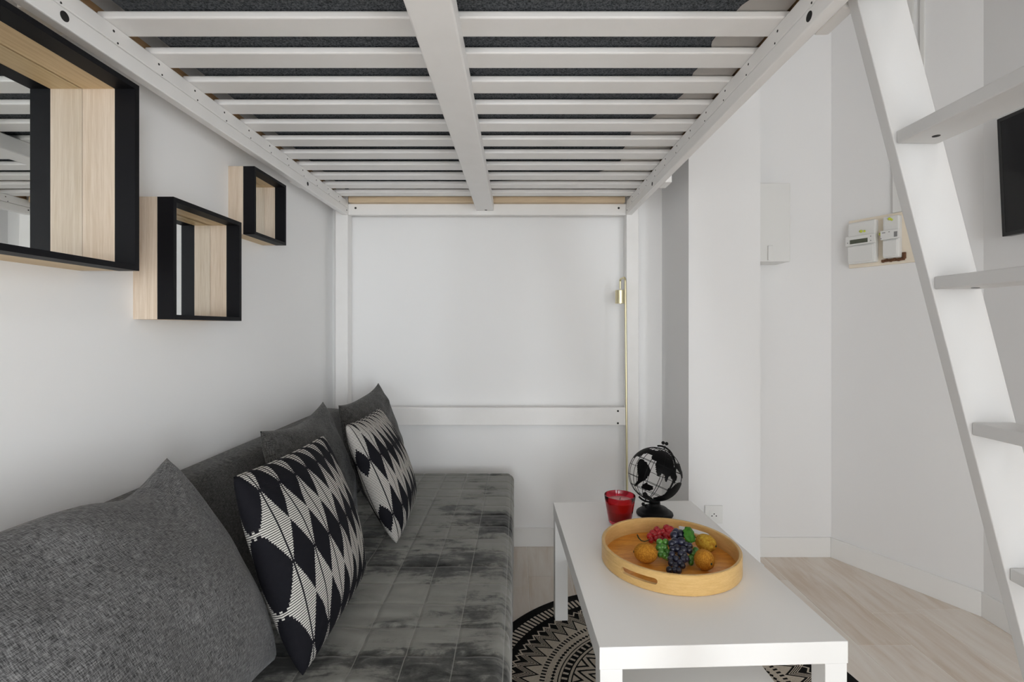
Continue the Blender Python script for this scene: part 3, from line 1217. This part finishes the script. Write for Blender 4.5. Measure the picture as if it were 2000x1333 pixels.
black = [(830, 1085, 62), (1005, 1100, 56), (920, 1085, 54), (940, 1010, 60), (865, 960, 60), (1030, 960, 62), (955, 880, 62), (880, 800, 62), (1045, 790, 64), (1090, 890, 66), (1150, 880, 56),
         (1090, 715, 72), (970, 690, 72), (875, 600, 68), (1050, 560, 82), (925, 450, 80), (1040, 425, 86), (960, 385, 72), (1205, 640, 60), (1200, 720, 60), (1110, 810, 60), (1075, 1005, 56), (1140, 620, 60), (850, 880, 52), (890, 700, 60), (930, 560, 70)]
kb = bunch('grape_bunch', 'bunch of black grapes lying across the middle of the tray', 'grape_black', black, 0.4675, 0.00007, 1100)
green = [(650, 575, 66), (760, 570, 62), (640, 670, 62), (752, 672, 56), (685, 755, 62), (745, 820, 60), (800, 760, 58), (795, 855, 55), (660, 800, 52), (700, 660, 60),
         (1320, 725, 60), (1265, 785, 60), (1335, 780, 50), (1225, 880, 66), (1235, 945, 50)]
kg = bunch('grape_bunch', 'bunch of green grapes showing on both sides of the black grapes', 'grape_green', green, 0.4670, 0.00008, 950)
red = [(470, 460, 62), (520, 400, 62), (600, 340, 62), (560, 430, 62), (640, 405, 62), (700, 390, 66), (785, 315, 72), (820, 370, 66), (750, 440, 60), (640, 480, 60), (855, 330, 60), (895, 345, 50), (580, 505, 52), (490, 530, 52), (830, 440, 60), (760, 500, 52), (690, 510, 50)]
kr = bunch('grape_bunch', 'bunch of red grapes behind the green and black ones', 'grape_red', red, 0.4660, 0.00011, 540)

# stem of the red bunch curling out to the left
bm = bmesh.new()
pts = [at(1220 + a / 9.52, 1000 + b / 9.52, z) for a, b, z in ((235, 430, 0.482), (260, 490, 0.476), (310, 540, 0.471), (370, 555, 0.469), (450, 530, 0.470))]
tube(bm, pts, [0.0022, 0.002, 0.0017, 0.0015, 0.0015], 8)
finish('stem', bm, 'stem', kr, 180)
# leaf and pale tendril of the black bunch
bm = bmesh.new()
c = at(1220 + 1205 / 9.52, 1000 + 430 / 9.52, 0.520)
ax = Vector((0.80, 0.05, -0.45)).normalized()
ay = Vector((0.28, 0.62, 0.62)).normalized()
an = ax.cross(ay).normalized()
G = []
for i in range(15):
    row = []
    u = i / 14 * 2 - 1
    for j in range(15):
        v = j / 14 * 2 - 1
        lim = (1 - abs(v) ** 2.2) ** 0.6 if abs(v) < 1 else 0.0
        lim *= 1 + 0.13 * math.sin(v * 11)
        p = c + ax * (u * lim * 0.0215) + ay * (v * 0.025) + an * (0.006 * (1 - u * u) - 0.004 * v * v + 0.0016 * math.sin(5 * v + 3 * u))
        row.append(bm.verts.new(p))
    G.append(row)
for i in range(14):
    for j in range(14):
        bm.faces.new((G[i][j], G[i + 1][j], G[i + 1][j + 1], G[i][j + 1]))
bmesh.ops.remove_doubles(bm, verts=list(bm.verts), dist=1e-5)
lf = finish('leaf', bm, 'leaf', kb, 180)
md = lf.modifiers.new('thickness', 'SOLIDIFY')
md.thickness = 0.0008
bm = bmesh.new()
pts = [at(1220 + a / 9.52, 1000 + b / 9.52, z) for a, b, z in ((1320, 500, 0.500), (1300, 545, 0.500), (1255, 580, 0.498), (1225, 620, 0.494), (1290, 640, 0.485), (1300, 690, 0.478))]
tube(bm, pts, 0.0009, 6)
finish('tendril', bm, 'stem_pale', kb, 180)

# ------------------------------------------------------------------ red candle glass
GX, GY = 0.369, 1.785
cg = thing('candle_glass', 'red tapered candle glass beside the globe on the table', 'candle', (GX, GY, TH))
bm = bmesh.new()
z0, z1 = TH + 0.0005, TH + 0.098
lathe(bm, [(0, z0), (0.038, z0), (0.0405, z0 + 0.004), (0.0555, z1 - 0.002), (0.0548, z1), (0.0528, z1), (0.0522, z1 - 0.002), (0.0385, z0 + 0.010), (0, z0 + 0.010)], GX, GY, 64)
finish('glass', bm, 'red_glass', cg, 50)
bm = bmesh.new()
zt = z0 + 0.078
lathe(bm, [(0, z0 + 0.0105), (0.0375, z0 + 0.0105), (0.0478, zt - 0.014)], GX, GY, 48, 0)
lathe(bm, [(0.0478, zt - 0.014), (0.0492, zt - 0.002), (0.047, zt), (0.01, zt - 0.001), (0, zt - 0.001)], GX, GY, 48, 0)
bmesh.ops.remove_doubles(bm, verts=list(bm.verts), dist=1e-5)
for f in bm.faces:
    if f.calc_center_median().z > zt - 0.004:
        f.material_index = 1
finish('wax', bm, ['wax', 'wax_top'], cg, 50)
bm = bmesh.new()
tube(bm, [(GX, GY, zt - 0.004), (GX + 0.001, GY, zt + 0.006), (GX + 0.003, GY, zt + 0.010)], 0.0011, 6)
finish('wick', bm, 'dark', cg)

# ------------------------------------------------------------------ wire globe
gc = Vector((0.5165, 1.86, 0.6010))
RG = 0.0975
globe = thing('globe', 'black openwork wire globe on a turned stand at the table end', 'globe', (0.515, 1.86, TH))
bx_, by_ = 0.515, 1.86
bm = bmesh.new()
b0 = TH + 0.0003
lathe(bm, [(0, b0), (0.066, b0), (0.0675, b0 + 0.003), (0.066, b0 + 0.008), (0.060, b0 + 0.0125), (0.055, b0 + 0.0135), (0.053, b0 + 0.017), (0.045, b0 + 0.024), (0.033, b0 + 0.029), (0.0235, b0 + 0.033),
           (0.0205, b0 + 0.038), (0.0205, b0 + 0.044), (0.0185, b0 + 0.0455), (0.0200, b0 + 0.048), (0.0185, b0 + 0.051), (0.010, b0 + 0.053), (0, b0 + 0.053)], bx_, by_, 48)
finish('stand', bm, 'iron', globe, 40)
vd = (gc - Vector((0, 0, H))).normalized()
vr = vd.cross(Vector((0, 0, 1))).normalized()
vu = vr.cross(vd).normalized()
tilt = math.radians(19.5)
axis = (vu * math.cos(tilt) + vr * math.sin(tilt)).normalized()
per = (vr * math.cos(tilt) - vu * math.sin(tilt)).normalized()
# arm: half circle from pole to pole behind the right-hand side
aside = (per * math.cos(math.radians(48)) + vd * math.sin(math.radians(48))).normalized()
bm = bmesh.new()
RA = RG * 1.085
pts = []
for k in range(-4, 41):
    a = math.pi * k / 36
    pts.append(gc + (axis * math.cos(a) + aside * math.sin(a)) * RA)
tube(bm, pts, 0.0036, 10)
low = gc - Vector((0, 0, RA))
tube(bm, [Vector((bx_, by_, b0 + 0.050)), Vector((bx_ + 0.001, by_ + 0.001, b0 + 0.053)), gc + (axis * math.cos(math.pi * 32 / 36) + aside * math.sin(math.pi * 32 / 36)) * RA], 0.006, 10)
for s in (1, -1):
    tube(bm, [gc + axis * s * RG * 0.98, gc + axis * s * RA * 1.05], 0.0022, 8)
finish('arm', bm, 'iron', globe, 60)
for s in (1, -1):
    for q in (-0.0066, 0.0060):
        bm = bmesh.new()
        ball(bm, gc + axis * s * (RA + 0.013 + (0.002 if q > 0 else 0)) + per * (q - 0.004 * s), 0.0066, 16, 10)
        finish('finial', bm, 'iron', globe, 180)
bm = bmesh.new()
for k in range(6):
    a = math.pi * k / 6 + 0.2
    e = per * math.cos(a) + vd * math.sin(a)
    loop_tube(bm, [gc + (axis * math.cos(t) + e * math.sin(t)) * RG for t in (2 * math.pi * q / 72 for q in range(72))], 0.0011)
for k in range(-3, 4):
    la = math.radians(22 * k)
    loop_tube(bm, [gc + axis * RG * math.sin(la) + (per * math.cos(t) + vd * math.sin(t)) * RG * math.cos(la) for t in (2 * math.pi * q / 72 for q in range(72))], 0.0010)
finish('wire_cage', bm, 'iron', globe, 180)
land = [
    [(280, 375), (330, 380), (385, 420), (430, 480), (450, 540), (430, 590), (400, 640), (350, 690), (290, 730), (235, 775), (200, 785), (215, 740), (250, 700), (265, 640), (250, 560), (245, 470), (260, 410)],
    [(175, 345), (230, 270), (300, 210), (400, 180), (440, 215), (520, 235), (600, 225), (700, 260), (770, 320), (775, 400), (790, 500), (820, 590), (810, 640), (780, 700), (750, 640), (720, 600), (695, 610), (670, 680), (650, 665), (640, 590),
     (600, 560), (575, 610), (540, 600), (525, 560), (520, 520), (512, 440), (530, 395), (470, 375), (455, 335), (470, 310), (400, 285), (330, 300), (290, 340), (240, 330), (205, 370)],
    [(305, 770), (350, 730), (380, 710), (430, 740), (480, 760), (480, 800), (430, 825), (370, 815), (320, 800)],
    [(740, 760), (800, 700), (850, 670), (905, 690), (890, 780), (850, 860), (780, 900), (700, 945), (600, 970), (520, 970), (470, 920), (530, 905), (620, 870), (670, 830), (690, 770)],
    [(800, 390), (860, 420), (905, 520), (925, 640), (885, 590), (850, 520), (815, 480)],
]


def inside(p, poly):
    x, y = p
    r = False
    j = len(poly) - 1
    for i in range(len(poly)):
        (xi_, yi_), (xj, yj) = poly[i], poly[j]
        if (yi_ > y) != (yj > y) and x < (xj - xi_) * (y - yi_) / (yj - yi_) + xi_:
            r = not r
        j = i
    return r


bm = bmesh.new()
NU, NV = 180, 90
cache = {}


def gv(i, j):
    i %= NU
    if (i, j) not in cache:
        lo, la = 2 * math.pi * i / NU, math.pi * (j / NV - 0.5)
        e = per * math.cos(lo) + vd * math.sin(lo)
        cache[(i, j)] = bm.verts.new(gc + (axis * math.sin(la) + e * math.cos(la)) * (RG + 0.0006))
    return cache[(i, j)]


for i in range(NU):
    for j in range(2, NV - 2):
        lo, la = 2 * math.pi * (i + .5) / NU, math.pi * ((j + .5) / NV - 0.5)
        n3 = axis * math.sin(la) + (per * math.cos(lo) + vd * math.sin(lo)) * math.cos(la)
        if n3.dot(vd) > 0.03:
            # far side: a few smaller land masses
            q = noise.noise(n3 * 2.1 + Vector((3.1, 0.4, 7.7)))
            if q < 0.43:
                continue
        else:
            p = (508 + 405 * n3.dot(vr), 578 - 405 * n3.dot(vu))
            if not any(inside(p, g) for g in land):
                continue
        bm.faces.new((gv(i, j), gv(i + 1, j), gv(i + 1, j + 1), gv(i, j + 1)))
bmesh.ops.solidify(bm, geom=list(bm.faces), thickness=0.0012)
finish('continents', bm, 'iron', globe, 180)

# ------------------------------------------------------------------ brass floor lamp
LX, LY = 0.527, 2.40
lamp = thing('floor_lamp', 'slim brass floor lamp standing by the right back bed post', 'lamp', (LX, LY, 0))
bm = bmesh.new()
lathe(bm, [(0, 0.0003), (0.098, 0.0003), (0.10, 0.003), (0.10, 0.014), (0.097, 0.017), (0.012, 0.018), (0.010, 0.024), (0, 0.024)], LX, LY, 48)
finish('base', bm, 'brass', lamp, 40)
bm = bmesh.new()
zt = H + 0.247
pts = [(LX + 0.007, LY, 0.02), (LX - 0.004, LY, zt - 0.02)]
cx = LX - 0.004
for k in range(1, 8):
    a = math.pi / 2 * k / 7
    pts.append((cx - 0.0004 * k, LY + 0.018 * (1 - math.cos(a)), zt - 0.02 + 0.018 * math.sin(a)))
pts += [(LX - 0.009, LY + 0.085, zt - 0.002)]
for k in range(1, 8):
    a = math.pi / 2 * k / 7
    pts.append((LX - 0.009, LY + 0.085 + 0.012 * math.sin(a), zt - 0.002 - 0.012 * (1 - math.cos(a))))
pts += [(LX - 0.009, LY + 0.097, zt - 0.05)]
tube(bm, pts, 0.0052, 14)
finish('pole', bm, 'brass', lamp, 60)
bm = bmesh.new()
sx, sy = LX - 0.009, LY + 0.097
zb_ = H + (641 - 593) * sy / F
zu_ = H + (641 - 567) * sy / F
lathe(bm, [(0, zu_), (0.022, zu_), (0.0245, zu_ - 0.002), (0.0245, zb_), (0.0225, zb_), (0.0225, zu_ - 0.01), (0, zu_ - 0.01)], sx, sy, 40)
finish('lamp_shade', bm, 'brass', lamp, 40)

# ------------------------------------------------------------------ television
tv = thing('television', 'black flat-screen television on the right wall behind the ladder', 'television', (1.79, 1.48, 1.7))
tilt = math.atan2(0.020, 0.435)
MTV = Matrix.Translation((1.8015, 0, 1.487)) @ Matrix.Rotation(-tilt, 4, 'Y')
ya, yb = 1.115, 1.845
bm = bmesh.new()
box(bm, 0.004, 0.034, ya, yb, 0, 0.436, 0.003, 0, 2, MTV)
for (a, b, c, d_) in ((ya, yb, 0.0, 0.014), (ya, yb, 0.424, 0.436), (ya, ya + 0.012, 0.0, 0.436), (yb - 0.012, yb, 0.0, 0.436)):
    box(bm, 0.0, 0.006, a, b, c, d_, 0.001, 0, 1, MTV)
finish('bezel', bm, 'bezel', tv)
bm = bmesh.new()
box(bm, 0.002, 0.005, ya + 0.011, yb - 0.011, 0.013, 0.425, 0, 0, 1, MTV)
finish('screen', bm, 'screen', tv)
bm = bmesh.new()
box(bm, 1.828, 1.8548, 1.36, 1.60, 1.56, 1.82, 0.003)
finish('wall_mount', bm, 'bezel', tv)

# ------------------------------------------------------------------ white cover in the alcove, socket, duct, meters
cab = thing('wall_cabinet', 'narrow white wall cabinet high in the alcove beside the column', 'cabinet', (1.19, 2.49, 1.46))
bm = bmesh.new()
box(bm, 1.0945, 1.300, 2.362, 2.494, 1.464, 1.838, 0.004)
finish('cabinet_body', bm, 'plastic', cab)
bm = bmesh.new()
box(bm, 1.190, 1.214, 2.352, 2.3625, 1.468, 1.540, 0.003)
finish('latch', bm, 'plastic', cab)

so = thing('wall_socket', 'square white wall socket low on the column behind the table', 'socket', (0.872, 2.209, 0.32))
bm = bmesh.new()
box(bm, 0.832, 0.912, 2.200, 2.209, 0.280, 0.360, 0.003)
finish('cover_plate', bm, 'plastic', so)
bm = bmesh.new()
box(bm, 0.850, 0.894, 2.1985, 2.2005, 0.296, 0.340, 0.0008)
for dx, dz in ((-0.0095, -0.002), (0.0095, -0.002), (0, 0.007)):
    disc(bm, (0.872 + dx, 2.1985, 0.317 + dz), (0, -1, 0), 0.0027, 1, 12)
finish('outlet', bm, ['plastic', 'dark'], so)

duct = thing('cable_duct', 'white cable duct running up the angled wall above the meters', 'duct', tuple(MA @ Vector((0.3, 0.0, 1.7))))
s0, s1, _, _ = apx(1746, 1787, 300, 431, 0.0)
zt_board = apx(1661, 1790, 433, 525, 0.0)[3] + 0.0008
bm = bmesh.new()
abox(bm, s0, s1, 0.0, 0.016, zt_board, CEIL - 0.001, 0.003)
finish('duct_cover', bm, 'plastic', duct)
s2, s3, _, _ = apx(1798, 1808, 300, 431, 0.0)
bm = bmesh.new()
abox(bm, s2, s3, 0.0, 0.012, 1.62, CEIL - 0.001, 0.003)
finish('side_trunking', bm, 'plastic', duct)

# cream backing board
s0, s1, zb1, zt1 = apx(1661, 1790, 433, 525, 0.0)
brd = thing('meter_board', 'cream wooden board on the angled wall behind the electricity meters', 'board', tuple(MA @ Vector(((s0 + s1) / 2, 0, zb1))))
bm = bmesh.new()
abox(bm, s0, s1, 0.0, 0.015, zb1, zt1, 0.002)
finish('backing_board', bm, 'cream', brd)
bm = bmesh.new()
a0, a1, c0, c1 = apx(1722, 1768, 513.5, 518.5, 0.016)
zc = zb1 + 0.012
abox(bm, a0, a1, 0.0145, 0.022, zc, zc + 0.012, 0.002)
a2, a3, _, _ = apx(1763, 1770, 505, 515, 0.016)
abox(bm, a2, a3, 0.0145, 0.024, zc + 0.006, zc + 0.035, 0.002)
for q in range(6):
    t = a0 + (a1 - a0) * (q + 0.5) / 6
    abox(bm, t - 0.004, t + 0.004, 0.016, 0.024, zc - 0.002 + 0.004 * (q % 2), zc + 0.010 + 0.004 * (q % 2), 0.001)
finish('wire_opening', bm, 'rust', brd)['label'] = 'rusty brown wire opening'


def meter(label, px0, px1, py0, py1, big):
    off = 0.055
    s0, s1, zb, zt = apx(px0, px1, py0, py1, off)
    t = thing('electricity_meter', label, 'meter', tuple(MA @ Vector(((s0 + s1) / 2, 0.015, zb))), 'electricity meters on the cream board')
    w, h = s1 - s0, zt - zb
    bm = bmesh.new()
    abox(bm, s0 + 0.004, s1 - 0.004, 0.0152, 0.045, zb, zt, 0.006)
    abox(bm, s0 + 0.008, s1 - 0.008, 0.044, 0.055, zb + 0.006, zb + h * 0.42, 0.004)      # terminal cover
    finish('case', bm, 'plastic', t)
    bm = bmesh.new()
    abox(bm, s0, s1, 0.0445, 0.057, zb + h * 0.44, zb + h * 0.66, 0.002)
    finish('faceplate', bm, 'plastic', t)
    if big:
        bm = bmesh.new()
        abox(bm, s0 + w * 0.16, s0 + w * 0.76, 0.0565, 0.0582, zb + h * 0.475, zb + h * 0.575, 0.0004)
        finish('display', bm, 'display', t)
        for fx, fz in ((0.08, 0.51), (0.86, 0.60), (0.86, 0.50)):
            bm = bmesh.new()
            p = MA @ Vector((s0 + w * fx, 0.057, zb + h * fz))
            disc(bm, p, (N.x, N.y, 0), 0.0026, 0, 10)
            finish('button', bm, 'ink', t)
    else:
        for a, b, c, d in ((.10, .28, .595, .615), (.45, .52, .60, .62), (.74, .92, .475, .60), (.02, .08, .462, .482)):
            bm = bmesh.new()
            abox(bm, s0 + w * a, s0 + w * b, 0.0565, 0.0578, zb + h * c, zb + h * d, 0)
            finish('marking', bm, 'ink', t)
    bm = bmesh.new()
    fx = 0.5 if big else 0.45
    p = MA @ Vector((s0 + w * fx, 0.047, zb + h * (0.76 if big else 0.93)))
    ball(bm, p, 0.008, 12, 8, (1, 0.7, 0.8))
    p2 = MA @ Vector((s0 + w * (fx + 0.12), 0.048, zb + h * (0.75 if big else 0.90)))
    ball(bm, p2, 0.005, 10, 8, (1, 0.7, 1))
    finish('seal', bm, 'seal', t, 180)['label'] = 'yellow-green plastic seal'
    if not big:
        bm = bmesh.new()
        p = MA @ Vector((s0 - 0.006, 0.040, zb + h * 0.60))
        ball(bm, p, 0.008, 12, 8, (1, 0.7, 0.9))
        finish('seal', bm, 'seal', t, 180)
    return t


meter('wider white electricity meter with a dark display', 1651.5, 1709.5, 437, 517, True)
meter('narrow white electricity meter with print, right of the wider one', 1719.5, 1756, 424.5, 505, False)
